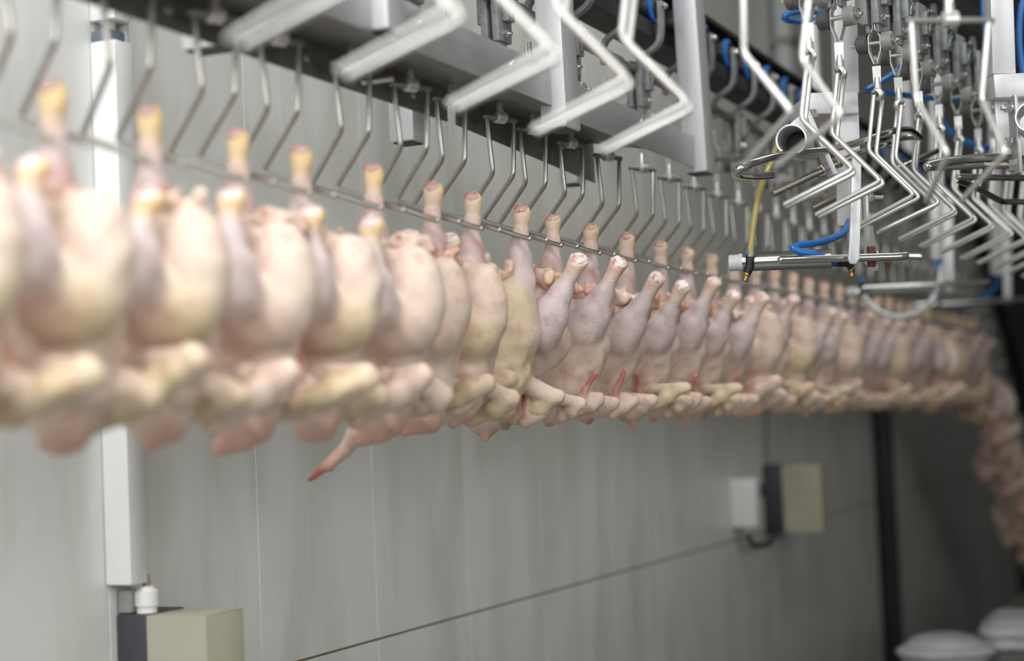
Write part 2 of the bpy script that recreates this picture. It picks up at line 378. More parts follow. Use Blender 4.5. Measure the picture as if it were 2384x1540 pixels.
def dist(pr, p):
    return seg_d(p, pr[1], pr[2], pr[3], pr[4]) if pr[0] == "s" else ell_d(p, pr[1], pr[2], pr[3])
def nets(F, org, h):
    ins = F < 0; shp = np.array(F.shape)
    cnt = np.zeros(shp, np.int32); acc = np.zeros(tuple(shp)+(3,), np.float32); quads = []
    cr = []
    for a in range(3):
        lo = [slice(None)]*3; hi = [slice(None)]*3; lo[a] = slice(0, -1); hi[a] = slice(1, None)
        m_ = ins[tuple(lo)] != ins[tuple(hi)]
        idx = np.argwhere(m_); f0 = F[tuple(lo)][m_]; f1 = F[tuple(hi)][m_]
        t = f0/(f0-f1); pos = idx.astype(np.float32); pos[:, a] += t
        o1, o2 = [(1, 2), (2, 0), (0, 1)][a]; cells = []
        for (d1, d2) in ((-1, -1), (0, -1), (0, 0), (-1, 0)):
            c = idx.copy(); c[:, o1] += d1; c[:, o2] += d2; c = np.clip(c, 0, shp-1); cells.append(c)
            np.add.at(cnt, tuple(c.T), 1); np.add.at(acc, tuple(c.T), pos)
        cr.append((cells, f0 < 0))
    ok = cnt > 0; vid = -np.ones(shp, np.int64); vid[ok] = np.arange(ok.sum())
    V = acc[ok]/cnt[ok][:, None]*h+np.array(org, np.float32)
    Fs = []
    for cells, flip in cr:
        q = np.stack([vid[tuple(c.T)] for c in cells], 1); q[~flip] = q[~flip][:, ::-1]; Fs.append(q)
    return V, np.concatenate(Fs)
def field_mesh(name, prims, material, cuts=(), planes=(), late=(), h=H, wrinkle=0.0010, seed=0, pad=0.012):
    """prims: (kind, args..., blend, colour); cuts: the same, carved out; planes: (centre, normal, reach) slice an end flat"""
    lo = np.full(3, 9.0); hi = np.full(3, -9.0)
    for pr in list(prims)+list(late):
        if pr[0] == 's':
            for c, r in ((pr[1], pr[3]), (pr[2], pr[4])): lo = np.minimum(lo, np.array(c)-r); hi = np.maximum(hi, np.array(c)+r)
        else:
            r = max(pr[3]); lo = np.minimum(lo, np.array(pr[1])-r); hi = np.maximum(hi, np.array(pr[1])+r)
    lo -= pad; hi += pad
    n = np.ceil((hi-lo)/h).astype(int)+1
    g = np.stack(np.meshgrid(*[np.arange(n[i], dtype=np.float32)*h+np.float32(lo[i]) for i in range(3)], indexing='ij'), -1)
    F = np.full(g.shape[:3], 1.0, np.float32)
    def region(pr, ex):
        if pr[0] == 's':
            a = np.minimum(np.array(pr[1])-pr[3], np.array(pr[2])-pr[4]); b = np.maximum(np.array(pr[1])+pr[3], np.array(pr[2])+pr[4])
        else:
            a = np.array(pr[1])-max(pr[3]); b = np.array(pr[1])+max(pr[3])
        i0 = np.clip(np.floor((a-ex-lo)/h).astype(int), 0, n-1); i1 = np.clip(np.ceil((b+ex-lo)/h).astype(int)+1, 1, n)
        return tuple(slice(i0[i], i1[i]) for i in range(3))
    for pr in prims:
        s = region(pr, 0.035); F[s] = smin(F[s], dist(pr, g[s]), pr[-2])
    rs = np.random.RandomState(seed)
    if wrinkle:
        w = 0
        for _ in range(9):
            d = rs.normal(size=3); d = d/np.linalg.norm(d)*rs.uniform(60, 240); w = w+np.sin(g @ d.astype(np.float32)+rs.uniform(0, 6))
        F = F+np.float32(wrinkle/2.2)*w
    for pr in cuts:
        s = region(pr, 0.02); F[s] = -smin(-F[s], dist(pr, g[s]), pr[-2])
    for pr in late:
        s = region(pr, 0.035); F[s] = smin(F[s], dist(pr, g[s]), pr[-2])
    if wrinkle: F = F+np.float32(wrinkle/3.5)*w
    for (c, nn, reach) in planes:
        c = np.array(c, np.float32); nn = np.array(nn, np.float32); nn /= np.linalg.norm(nn)
        pr = ('s', c, c, reach, reach); s = region(pr, 0.0); q = g[s]-c
        F[s] = np.where((q*q).sum(-1) < reach*reach, np.maximum(F[s], q @ nn), F[s])
    F[0] = F[-1] = 1; F[:, 0] = F[:, -1] = 1; F[:, :, 0] = F[:, :, -1] = 1
    V, Q = nets(F, lo, h)
    me = bpy.data.meshes.new(name); me.from_pydata(V.tolist(), [], Q.tolist()); me.materials.append(material)
    acc = np.zeros((len(V), 3)); wt = np.zeros(len(V))
    for pr in list(prims)+list(late)+list(cuts):
        d = np.abs(dist(pr, V)) if pr in cuts else dist(pr, V)
        wg = np.exp(-np.maximum(d+0.004, 0)/0.0055)+1e-9; acc += wg[:, None]*np.array(pr[-1][:3]); wt += wg
    colr = np.concatenate([acc/wt[:, None], np.ones((len(V), 1))], 1).astype(np.float32)
    at = me.color_attributes.new('Col', 'FLOAT_COLOR', 'POINT'); at.data.foreach_set('color', colr.ravel())
    me.polygons.foreach_set('use_smooth', [True]*len(me.polygons)); me.update()
    return me

C_SKIN = srgb(230, 206, 190); C_DRUM = srgb(216, 198, 198); C_YEL = srgb(223, 204, 168); C_PINK = srgb(214, 166, 150)
C_RED = srgb(184, 96, 90); C_TIP = srgb(202, 130, 116); C_CAV = srgb(196, 112, 92); C_HOCK = srgb(236, 206, 132); C_HOCKP = srgb(216, 190, 172); C_PALE = srgb(234, 214, 198); C_ORG = srgb(228, 188, 146)

def lerp(a, b, t): return tuple(a[i]+(b[i]-a[i])*t for i in range(3))
def leg(prims, top, neck, knee, hip, rb, hockcol, rt=.0146):
    """drumstick from the cut hock down to the knee, then the thigh"""
    k = lambda t: lerp(neck, knee, t)
    prims += [('s', top, lerp(top, neck, 0.35), rt, rt*.93, 0.007, hockcol), ('s', lerp(top, neck, 0.3), neck, rt*.9, 0.0128, 0.006, C_SKIN),
              ('s', tuple(Vector(lerp(top, neck, .15))+Vector((rt*.62, .002, 0))), tuple(Vector(lerp(top, neck, .5))+Vector((rt*.45, .002, 0))), rt*.5, rt*.4, 0.005, C_HOCK),
              ('s', neck, k(0.34), 0.0128, 0.0215, 0.010, C_DRUM), ('s', k(0.32), k(0.70), 0.0212, rb*0.99, 0.008, C_DRUM),
              ('s', k(0.68), k(0.90), rb*0.98, rb*0.93, 0.007, C_DRUM), ('s', k(0.90), knee, rb*0.93, rb*0.82, 0.008, C_DRUM),
              ('s', knee, hip, rb*0.84, 0.044, 0.022, C_SKIN)]
def chicken_meshes(v, seed):
    R = random.Random(seed); j = lambda s: R.uniform(-s, s); J = lambda p, s: tuple(c+j(s) for c in p)
    pr = []; lg0 = []
    bc = v.get('belly', C_SKIN)
    vent, sh = J(v['vent'], .004), J(v['shoulder'], .006); ctr = lerp(vent, sh, 0.55); b = v['breast']
    ax = frame([sh[i]-vent[i] for i in range(3)], b)
    bv = Vector(ax[0]); lat = Vector(ax[1])
    axl = (Vector(sh)-Vector(vent)).length
    off = lambda p, db, dl=0, dz=0: tuple(Vector(p)+bv*db+lat*dl+Vector((0, 0, dz)))
    tr = v.get('torso', 0.066); bs = v.get('bs', 1.0)
    pr += [('e', ctr, ax, (tr, tr, axl*0.62), 0.02, C_SKIN),
           ('e', off(lerp(vent, sh, .62), .026, .018), ax, (0.050*bs, 0.043*bs, axl*0.50), 0.016, bc),
           ('e', off(lerp(vent, sh, .62), .026, -.018), ax, (0.050*bs, 0.043*bs, axl*0.50), 0.016, bc),
           ('s', off(lerp(vent, sh, .25), .048), off(lerp(vent, sh, .9), .056), 0.014, 0.018, 0.025, bc),
           ('s', sh, off(sh, .01, 0, -.012), 0.046, 0.034, 0.02, C_SKIN),
           ('s', off(vent, -.035, 0, -.01), off(vent, -.05, 0, .018), 0.022, 0.010, 0.014, C_PINK)]
    lg = lg0
    leg(lg, v['top1'], (0, 0, 0), v['knee1'], v['hip1'], v.get('r1', .034), v.get('hock1', C_HOCKP))
    top2 = J(v['top2'], .006); n2 = tuple(Vector(top2)+(Vector(v['knee2'])-Vector(top2)).normalized()*0.03)
    leg(lg, top2, n2, J(v['knee2'], .005), v['hip2'], v.get('r2', .038), v.get('hock2', C_PALE), .0172)
    # wings: shoulder, elbow, wrist, tip
    for wv in v['wings']:
        s_, e_, w_, t_ = [J(q, .005) for q in wv]
        f = v.get('wf', 1.0); wc = v.get('wingc', C_SKIN); m_ = tuple(Vector(lerp(w_, t_, .55))+bv*0.006)
        pr += [('s', s_, e_, 0.020*f, 0.0150*f, 0.012, C_SKIN), ('s', e_, lerp(e_, w_, .45), 0.0160*f, 0.0185*f, 0.005, wc), ('s', lerp(e_, w_, .45), w_, 0.0185*f, 0.0130*f, 0.006, wc),
               ('s', w_, m_, 0.0130*f, 0.0090*f, 0.005, lerp(wc, C_PINK, .5)), ('s', m_, t_, 0.0088*f, 0.0045, 0.004, R.choice([C_RED, C_TIP, C_TIP])),
               ('s', w_, tuple(Vector(lerp(w_, t_, .4))+bv*0.014), 0.0075*f, 0.0045*f, 0.004, C_PINK)]
    # neck skin and crop flap
    nk = v.get('neck', off(sh, .02, 0, -.05))
    pr += [('s', off(sh, .02, 0, -.03), nk, 0.026, 0.008, 0.014, C_PINK)]
    for xs in v.get('extra', ()): lg0.append(xs)
    cuts = [('s', off(vent, .004, 0, .03), off(lerp(vent, sh, .28), -.006), 0.028, 0.016, 0.010, C_CAV)]
    d1 = Vector(v['top1']).normalized(); d2 = (Vector(top2)-Vector(n2)).normalized()
    t1 = Vector(v['top1'])+d1*0.003-Vector((0, .004, 0)); t2 = Vector(top2)+d2*0.003-Vector((0, .005, 0))
    n1 = (d1+Vector(v.get('cut1', (.25, -.95, .25)))).normalized(); n2v = (d2+Vector(v.get('cut2', (.25, -1.0, .1)))).normalized()
    body = field_mesh('body', pr, SKIN, cuts, [(tuple(t1), tuple(n1), .026), (tuple(t2), tuple(n2v), .026)], lg, seed=seed)
    # fat and torn tissue round the vent
    fp = []
    rim = [off(vent, .040*math.cos(a), .038*math.sin(a), .012+j(.008)) for a in [k*0.524 for k in range(12)]]
    for k in range(12):
        if R.random() < v.get('bare', .2): continue
        colr = R.choice([C_PALE, C_PINK, C_ORG, C_PALE, C_PALE, C_PINK, C_SKIN])
        p0, p1 = Vector(J(rim[k], .005)), Vector(J(rim[(k+1) % 12], .006))
        ou = (p0-Vector(vent)); ou.z = 0; ou = ou.normalized()
        fp.append(('s', tuple(p0), tuple(p1), R.uniform(.006, .011), R.uniform(.005, .010), 0.006, colr))
        for _ in range(2):                          # thin flaps folding over the rim
            q = p0.lerp(p1, R.random()); e1 = q+ou*R.uniform(-.004, .012)+Vector((j(.008), j(.008), R.uniform(.002, .016)))
            e2 = e1+ou*R.uniform(-.006, .014)+Vector((j(.010), j(.010), R.uniform(-.014, .010)))
            w = R.uniform(.0035, .0065)
            fp.append(('s', tuple(q), tuple(e1), w*1.2, w, 0.006, colr)); fp.append(('s', tuple(e1), tuple(e2), w, w*.6, 0.005, R.choice([colr, colr, C_PALE, C_ORG, C_PINK, C_CAV])))
    fat = field_mesh('cavity_fat', fp, FAT, (), (), (), h=0.0024, wrinkle=0.0022, seed=seed+50)
    return body, fat, ((t1, n1), (t2, n2v))

def joint_mesh(seed, mt):
    R = random.Random(seed); bm = bmesh.new(); bmesh.ops.create_icosphere(bm, subdivisions=3, radius=1.0)
    ph = [(R.uniform(2, 5), R.uniform(0, 6)) for _ in range(4)]
    for q in bm.verts:
        c = q.co; a = math.atan2(c.y, c.x); r = 1+0.10*math.sin(2*a+ph[0][1])+0.06*math.sin(5*a+ph[1][1])
        dz = 0.35*math.sin(ph[2][0]*c.x+ph[2][1])*math.cos(ph[3][0]*c.y+ph[3][1])
        q.co = Vector((c.x*.0132*r, c.y*.0132*r, (c.z*.0045+(dz*.0035 if c.z > 0.1 else 0))))
    me = bpy.data.meshes.new('leg_joint'); bm.to_mesh(me); bm.free(); me.materials.append(mt)
    me.polygons.foreach_set('use_smooth', [True]*len(me.polygons)); return me

V_A = dict(wf=.74, vent=(.002, -.03, -.100), shoulder=(-.082, -.04, -.30), breast=(-1, -.25, -.2), top1=(.002, 0, .042), knee1=(-.014, -.004, -.135), hip1=(-.008, -.02, -.185), r1=.031,
           top2=(.090, -.065, -.052), knee2=(.006, -.076, -.180), hip2=(-.014, -.04, -.205), r2=.0365,
           wings=[((-.055, -.080, -.285), (.028, -.084, -.312), (-.016, -.100, -.336), (.020, -.106, -.252)),
                  ((-.06, .012, -.29), (.03, .035, -.31), (-.02, .045, -.335), (.01, .05, -.29))], neck=(-.085, -.05, -.345))
I3 = [(1, 0, 0), (0, 1, 0), (0, 0, 1)]
V_B = dict(bare=.35, bs=.78, hock1=C_HOCK, torso=.058, wf=1.08, vent=(.040, -.012, -.080), shoulder=(-.002, -.012, -.300), breast=(1, -.35, -.1), top1=(.0, 0, .052), knee1=(-.006, .0, -.13), hip1=(.0, -.008, -.18), r1=.031,
           extra=[('e', (.090, -.036, -.150), I3, (.044, .040, .074), .014, C_PALE), ('e', (.074, -.048, -.192), I3, (.050, .042, .046), .014, C_YEL), ('s', (.03, -.03, -.085), (.10, -.04, -.105), .022, .020, .012, C_PALE)],
           top2=(.072, -.100, -.062), knee2=(.064, -.124, -.170), hip2=(.05, -.07, -.19), r2=.038, hock2=C_HOCK, wingc=C_YEL,
           wings=[((.01, -.075, -.270), (.142, -.110, -.262), (.046, -.134, -.314), (.046, -.136, -.222)),
                  ((.03, .03, -.27), (.08, .05, -.30), (.0, .05, -.32), (.0, .05, -.27))], neck=(.01, -.03, -.356))
V_C = dict(bare=.3, bs=.8, torso=.058, vent=(-.004, -.02, -.085), shoulder=(-.035, -.02, -.295), breast=(.9, -.4, -.1), top1=(.004, 0, .045), knee1=(-.01, .0, -.13), hip1=(-.01, -.012, -.18), r1=.031, belly=C_SKIN,
           extra=[('e', (.036, -.040, -.150), I3, (.046, .042, .074), .014, C_SKIN), ('e', (.016, -.054, -.192), I3, (.052, .044, .046), .014, C_SKIN), ('s', (-.02, -.035, -.085), (.045, -.045, -.100), .024, .020, .012, C_PALE)],
           top2=(.014, -.100, -.046), knee2=(-.032, -.122, -.176), hip2=(-.01, -.07, -.19), r2=.040,
           wings=[((-.04, -.075, -.268), (.080, -.108, -.268), (-.030, -.128, -.318), (-.038, -.130, -.226)),
                  ((-.02, .03, -.27), (.04, .05, -.30), (-.04, .05, -.33), (-.03, .05, -.27))], neck=(-.045, -.04, -.350))
def vary(v, **k):
    d = dict(v); d.update(k); return d
V_A2 = vary(V_A, top2=(.082, -.07, -.044), knee2=(.000, -.078, -.176), hock2=C_PINK, shoulder=(-.070, -.04, -.305),
            wings=[((-.05, -.08, -.28), (.034, -.084, -.305), (-.010, -.102, -.332), (.036, -.108, -.250)), V_A['wings'][1]])
V_A3 = vary(V_A, top2=(.078, -.062, -.056), knee2=(.002, -.074, -.182), shoulder=(-.060, -.04, -.305), neck=(-.06, -.05, -.36), belly=C_SKIN,
            wings=[((-.05, -.085, -.28), (.085, -.098, -.285), (-.005, -.112, -.325), (-.022, -.106, -.250)), V_A['wings'][1]], wingc=C_YEL)
V_B2 = vary(V_B, top2=(.060, -.102, -.056), knee2=(.068, -.126, -.170), neck=(-.005, -.03, -.350),
            wings=[((.01, -.075, -.268), (.148, -.110, -.276), (.052, -.134, -.306), (.050, -.136, -.216)), V_B['wings'][1]])
V_B3 = vary(V_B, top2=(.046, -.098, -.048), knee2=(.058, -.122, -.172), wingc=C_SKIN, neck=(-.02, -.04, -.362),
            extra=[('e', (.088, -.034, -.152), I3, (.044, .040, .074), .014, C_PALE), ('e', (.070, -.046, -.190), I3, (.050, .042, .046), .014, C_SKIN), ('s', (.02, -.03, -.080), (.09, -.04, -.100), .024, .020, .012, C_PALE)],
            wings=[((.0, -.075, -.272), (.136, -.110, -.270), (.036, -.134, -.328), (.024, -.134, -.244)), V_B['wings'][1]])
V_C2 = vary(V_C, top2=(.004, -.096, -.036), knee2=(-.026, -.120, -.168), wingc=C_YEL, neck=(-.03, -.04, -.342),
            extra=[('e', (.034, -.040, -.148), I3, (.046, .042, .074), .014, C_SKIN), ('e', (.016, -.054, -.190), I3, (.052, .044, .046), .014, C_YEL), ('s', (-.02, -.035, -.08), (.045, -.045, -.098), .024, .020, .012, C_PALE)],
            wings=[((-.04, -.075, -.265), (.072, -.108, -.282), (-.028, -.128, -.312), (-.030, -.128, -.226)), V_C['wings'][1]])
V_C3 = vary(V_C, wings=[((-.05, -.08, -.27), (-.075, -.09, -.325), (-.125, -.10, -.375), (-.185, -.105, -.425)), V_C['wings'][1]])
V_A0 = vary(V_A, shoulder=(-.118, -.065, -.318), vent=(-.006, -.04, -.090), neck=(-.125, -.075, -.372), top2=(.090, -.078, -.050), knee2=(.004, -.088, -.178),
            wings=[((-.06, -.10, -.29), (.024, -.094, -.318), (-.024, -.112, -.340), (.014, -.118, -.256)), V_A['wings'][1]])
V_C4 = vary(V_C, extra=[('e', (-.020, -.022, -.150), I3, (.046, .040, .070), .014, C_YEL)], torso=.062, vent=(-.040, -.01, -.085), shoulder=(-.060, -.01, -.285), top2=(-.055, -.060, -.040), knee2=(-.085, -.075, -.185), hip2=(-.06, -.03, -.19), belly=C_YEL, wingc=C_YEL, neck=(-.065, -.02, -.325),
            wings=[((-.07, -.06, -.255), (-.005, -.085, -.262), (-.085, -.092, -.290), (-.090, -.085, -.225)), V_C['wings'][1]])
VARS = dict(A0=V_A0, C4=V_C4, A=V_A, A2=V_A2, A3=V_A3, B=V_B, B2=V_B2, B3=V_B3, C=V_C, C2=V_C2, C3=V_C3)
CK = {k: chicken_meshes(v, 11+i*7) for i, (k, v) in enumerate(VARS.items())}
JM = [[joint_mesh(300+i+10*k, mt) for i in range(5)] for k, mt in enumerate((JOINTD, JOINT))]
def chicken(kind, loc, rz, label, group=None, n=0, name='chicken_carcass'):
    o = empty(name, loc, label, 'chicken', group, rz)
    bm_, fm_, js = CK[kind]
    for nm, me in (('body', bm_), ('cavity_fat', fm_)):
        c = bpy.data.objects.new(nm, me); COL.objects.link(c); c.parent = o
    for i, (t_, n_) in enumerate(js):
        c = bpy.data.objects.new('leg_joint', JM[i][(n+i*2) % 5]); COL.objects.link(c); c.parent = o
        c.location = t_; c.scale = (1, 1, 1) if i == 0 else (1.18, 1.18, 1.1); c.rotation_mode = 'QUATERNION'; c.rotation_quaternion = n_.to_track_quat('Z', 'Y')
        c['label'] = ('dull pink cut leg joint', 'pale cut leg joint with red marrow')[i]
    return o
# ------------------------------------------------------------------ shackles
ORD = ['first', 'second', 'third', 'fourth', 'fifth', 'sixth', 'seventh', 'eighth', 'ninth', 'tenth', 'eleventh', 'twelfth', 'thirteenth', 'fourteenth', 'fifteenth', 'sixteenth',
       'seventeenth', 'eighteenth', 'nineteenth', 'twentieth', 'twenty-first', 'twenty-second', 'twenty-third', 'twenty-fourth', 'twenty-fifth', 'twenty-sixth', 'twenty-seventh', 'twenty-eighth', 'twenty-ninth', 'thirtieth']
RR = 0.0046
def shackle_proto(loaded, wide=1.0):
    """local frame: pivot at the origin, hook points to +x, pair of rods spread along y"""
    o = empty('shackle', (0, 0, 0), 'proto', 'shackle')
    if loaded: prof = [(0, -.002, .036), (.002, -.105, .027), (-.082, -.180, .025), (.082, -.234, .0225)]
    else: prof = [(0, -.002, .034), (.018, -.112, .029), (-.066, -.206, .025), (.054, -.256, .016)]
    prof = [(u, z, g*wide) for u, z, g in prof]
    for s in (-1, 1):
        pts = fillet([(u, s*g, z) for u, z, g in prof], 0.011, 5)
        MB().tube(pts, RR, 10, dome=True).build('rod', STEELRD if loaded else STEELR, o)
    mb = MB(); g = prof[0][2]
    mb.tube([(0, -g-.005, 0), (0, g+.005, 0)], 0.0052, 10, dome=True)
    mb.build('crossbar', STEELD, o)
    k = MB(); k.lathe((0.0, -.012, .002), (0, 1, 0), [(0, .009), (.002, .0115), (.022, .0115), (.024, .009)], 18)
    k.tube([(0, 0, .006), (0, 0, .03), (0, 0, .036)], [.0085, .0065, .005], 12)
    k.prism([(-.0075, -.002, .026), (.0075, -.002, .026), (.0085, -.002, .058), (-.0085, -.002, .058)], (0, .004, 0))
    k.build('knuckle', STEELR, o)
    return o
sh_load, sh_empty = shackle_proto(True), shackle_proto(False)
sh_wide = shackle_proto(False, 1.75)
first = {True: True, False: True, 'wide': True}
def place_shackle(loaded, loc, rz, label, group, tilt=0.0):
    p = sh_wide if loaded == 'wide' else (sh_load if loaded else sh_empty)
    o = p if first[loaded] else copy_tree(p); first[loaded] = False
    o.location = loc; o.rotation_mode = 'ZYX'; o.rotation_euler = (0, tilt, rz); o['label'] = label; o['group'] = group
    return o

# carrier that rides on the chain above each shackle: casting, forked strap, two rollers, bolts, cotter pin
def carrier_proto():
    o = empty('chain_carrier', (0, 0, 0), 'proto', 'chain carrier')
    mb = MB()                                       # two straps that open into a diamond and close on the tab (axle along x)
    for s in (-1, 1):
        pts = [(s*.0022, 0, .16), (s*.0022, 0, .122), (s*.012, 0, .106), (s*.012, 0, .078), (s*.0032, 0, .052)]
        for a, b in zip(pts[:-1], pts[1:]): mb.bar(a, b, .013, .0022, (0, 1, 0))
    mb.build('forked_strap', STEELR, o)
    for s in (-1, 1):
        r = MB().lathe((s*.015, 0, .094), (s, 0, 0), [(0, .013), (.001, .0185), (.019, .0185), (.021, .0165), (.021, .006)], 22)
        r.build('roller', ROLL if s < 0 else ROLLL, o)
    MB().tube([(-.048, 0, .094), (.048, 0, .094)], .0045, 10).bolt((.037, 0, .094), (1, 0, 0), .0065, .006, .006).bolt((-.037, 0, .094), (-1, 0, 0), .0065, .006, .006).build('axle_bolt', BOLT, o)
    c = MB()                                        # casting: two cheeks with a slot and ears
    for s in (-1, 1):
        c.prism([(s*.004, -.026, .128), (s*.004, .026, .128), (s*.004, .030, .20), (s*.004, .022, .235), (s*.004, -.022, .235), (s*.004, -.030, .20)], (s*.015, 0, 0))
        c.box((s*.019 if s > 0 else -.033, -.014, .165), (.033 if s > 0 else -.019, .014, .215))
        c.prism([(s*.006, -.012, .112), (s*.006, .012, .112), (s*.006, .016, .13), (s*.006, -.016, .13)], (s*.008, 0, 0))
    c.build('casting', CAST, o, bevel=.0022)
    for s in (-1, 1): MB().bolt((s*.019, -.004, .142), (s, 0, 0), .007, .007, .008).build('clamp_bolt', BOLT, o)
    MB().tube(smooth_path([(.034, -.004, .205), (.042, -.012, .212), (.046, -.006, .204), (.040, .0, .196), (.036, -.004, .186), (.034, -.004, .172)]), .004, 8).build('cotter_pin', GREENISH, o)
    MB().box((-.012, -.105, .205), (.012, .105, .222)).build('chain_link', STEELD, o, bevel=.004)
    return o
car = carrier_proto(); car_first = True
def place_carrier(loc, rz, label, group, full=True):
    global car_first
    o = car if car_first else copy_tree(car); car_first = False
    o.location = loc; o.rotation_euler = (0, 0, rz); o['label'] = label; o['group'] = group
    if not full:
        for ch_ in list(o.children):
            if ch_.name.split('.')[0] in ('casting', 'clamp_bolt', 'cotter_pin', 'roller', 'axle_bolt'): bpy.data.objects.remove(ch_)
    return o
# trolley on the overhead track: black wheel with a blue flange, curved arm
def trolley_proto():
    o = empty('track_trolley', (0, 0, 0), 'proto', 'trolley')
    w = MB().lathe((-.044, 0, 0), (1, 0, 0), [(0, .026), (.003, .034), (.031, .036), (.034, .034)], 28).build('wheel', BLACK, o)
    MB().lathe((-.009, 0, 0), (1, 0, 0), [(0, .037), (.006, .037), (.0078, .031), (.0078, .029)], 28).build('wheel_flange', BLUE, w)
    MB().lathe((-.0015, 0, 0), (1, 0, 0), [(0, .029), (.003, .028), (.003, .012)], 24).build('wheel_cap', BLACK, w)
    arm = fillet([(.009, 0, .012), (.009, 0, -.05), (.002, 0, -.088), (-.052, 0, -.115), (-.052, 0, -.165)], .03, 6)
    a = MB()
    for p, q in zip(arm[:-1], arm[1:]): a.bar(p, q, .020, .010, (0, 1, 0))
    a.build('arm', CAST, o)
    MB().bolt((.012, 0, 0), (1, 0, 0), .008, .007, .006).build('hub_bolt', BOLT, o)
    return o
trl = trolley_proto(); trl_first = True
def place_trolley(loc, label, group):
    global trl_first
    o = trl if trl_first else copy_tree(trl); trl_first = False
    o.location = loc; o['label'] = label; o['group'] = group
    return o

# ------------------------------------------------------------------ the loaded line: chickens along the wall
tips = [1.365, 1.546, 1.729, 1.925, 2.089, 2.303, 2.503, 2.655, 2.866, 3.02, 3.22, 3.435, 3.657]
kinds = ['B', 'B2', 'B', 'B3', 'B2', 'B3', 'C3', 'C2', 'C4', 'A0', 'A2', 'A', 'A3', 'A2', 'A3', 'A', 'C', 'A2', 'C2', 'A', 'A3', 'C', 'A2', 'A']
while tips[-1] < 8.0: tips.append(tips[-1]+0.195)
rnd = random.Random(4)
descr = {0: 'raw plucked chicken cropped by the left edge, first in the hanging row', 6: 'raw plucked chicken with an outstretched red-tipped wing, seventh in the hanging row from left',
         9: 'sharply focused raw chicken with a pink torn vent and raised drumstick, tenth from left'}
kd = {'A': 'drumstick raised to the right', 'B': 'greyish drumstick left of its pale thigh', 'C': 'rounded pale thigh in front'}
YAW = -0.38
PIV = -1.267
for i, ty in enumerate(tips):
    k = kinds[i] if i < len(kinds) else rnd.choice(['A', 'A2', 'A3', 'C', 'C2', 'B3'])
    far = i >= 27
    lab = descr.get(i) or ('blurred raw chicken near the dim far right end of the hanging row' if far else
          'raw chicken, %s from left in the row, %s' % (ORD[i], kd[k[0]]))
    zt = 2.040
    hp = (-1.216-.014, ty+.006, zt+.006)
    chicken(k, hp, rnd.uniform(-.10, .10), lab, 'chickens on the loaded line', i)
    if i > 0:
        lab = 'loaded shackle in the blur at the far right end of the row' if far else 'loaded steel shackle gripping the %s chicken from the left' % ORD[i]
        place_shackle(True, (PIV, ty+.020, zt+.226), YAW+rnd.uniform(-.06, .06), lab, 'loaded shackles')
    if ty > 2.4:
        lab = 'blurred chain carrier at the far right end of the loaded line' if far else 'chain carrier above the %s chicken from the left' % ORD[i]
        place_carrier((PIV, ty+.020, zt+.226+.012), rnd.uniform(-.08, .08), lab, 'carriers of the loaded line', i % 2 == 0)
        lab = 'blurred black and blue track wheel at the far right end' if far else 'black track wheel with blue flange above the %s chicken from left' % ORD[i]
        place_trolley((PIV+.052, ty+.020, 2.633), lab, 'track trolleys of the loaded line')
# where the line drops away at the far right
for q in range(12):
    ty = tips[-1]+.17*(q+1); zt = 2.04-.095*(q+1)
    hp = (-1.230, ty+.006, zt+.006)
    chicken(rnd.choice(['A', 'A2', 'C', 'B3', 'C2']), hp, rnd.uniform(-.5, .5), 'blurred brownish chicken on the dropping line at the right edge', 'chickens on the dropping line', q)
    place_shackle(True, (PIV, ty+.02, zt+.226), YAW, 'blurred loaded shackle on the dropping line at right edge', 'loaded shackles')
    place_carrier((PIV, ty+.020, zt+.238), 0, 'blurred chain carrier on the dropping line at right edge', 'carriers of the loaded line')
t = wthing('overhead_track', (PIV, 2.2, 2.58), 'dark overhead track carrying the black and blue trolley wheels', 'track')
MB().box((PIV-.035, 1.0, 2.560), (PIV+.046, tips[-1]+.1, 2.596)).build('rail', TRACK, t)
MB().box((PIV-.006, 1.0, 2.596), (PIV+.004, tips[-1]+.1, 2.70)).build('web', TRACK, t)
MB().box((PIV-.03, 1.0, 2.70), (PIV+.03, tips[-1]+.1, 2.712)).build('top_flange', TRACK, t)
for y in (2.3, 3.88, 5.4, 7.0):
    MB().box((PIV-.02, y-.02, 2.712), (PIV+.02, y+.02, 4.4)).build('hanger', TUBE, t)
MB().tube([(PIV, tips[-1]+.15, 2.78), (PIV, tips[-1]+2.15, 1.66)], .03, 8).build('drop_rail', TRACK, t)

# guide channel in front of the pivots, hung between square posts
XFR, ZB = -1.166, 2.280
def channel(ya, yb, lipz, lip=True):
    g = MB().box((XFR-.003, ya, ZB), (XFR, yb, ZB+.072)); g.build('front_plate', STEEL, ch, bevel=.0008)
t = wthing('guide_channel', (XFR, 2.2, ZB), 'stainless guide channel above the shackles, hung between square posts', 'guide rail'); ch = t
channel(1.0, 2.205, 0); channel(2.286, 2.890, 0)
ya, yb = 1.0, 2.984
MB().hexa([(XFR-.145, ya, ZB+.022), (XFR-.003, ya, ZB), (XFR-.003, yb, ZB), (XFR-.145, yb, ZB+.022), (XFR-.145, ya, ZB+.025), (XFR-.003, ya, ZB+.003), (XFR-.003, yb, ZB+.003), (XFR-.145, yb, ZB+.025)]).build('bottom_plate', STEELD, ch)
MB().box((XFR-.003, 2.985, ZB-.012), (XFR, 3.75, ZB+.062)).build('front_plate', STEEL, ch, bevel=.0008)
MB().hexa([(XFR-.145, 2.985, ZB+.022), (XFR-.016, 2.985, ZB+.004), (XFR-.016, 3.55, ZB+.004), (XFR-.145, 3.47, ZB+.022), (XFR-.145, 2.985, ZB+.025), (XFR-.016, 2.985, ZB+.007), (XFR-.016, 3.55, ZB+.007), (XFR-.145, 3.47, ZB+.025)]).build('bottom_plate', STEELD, ch)
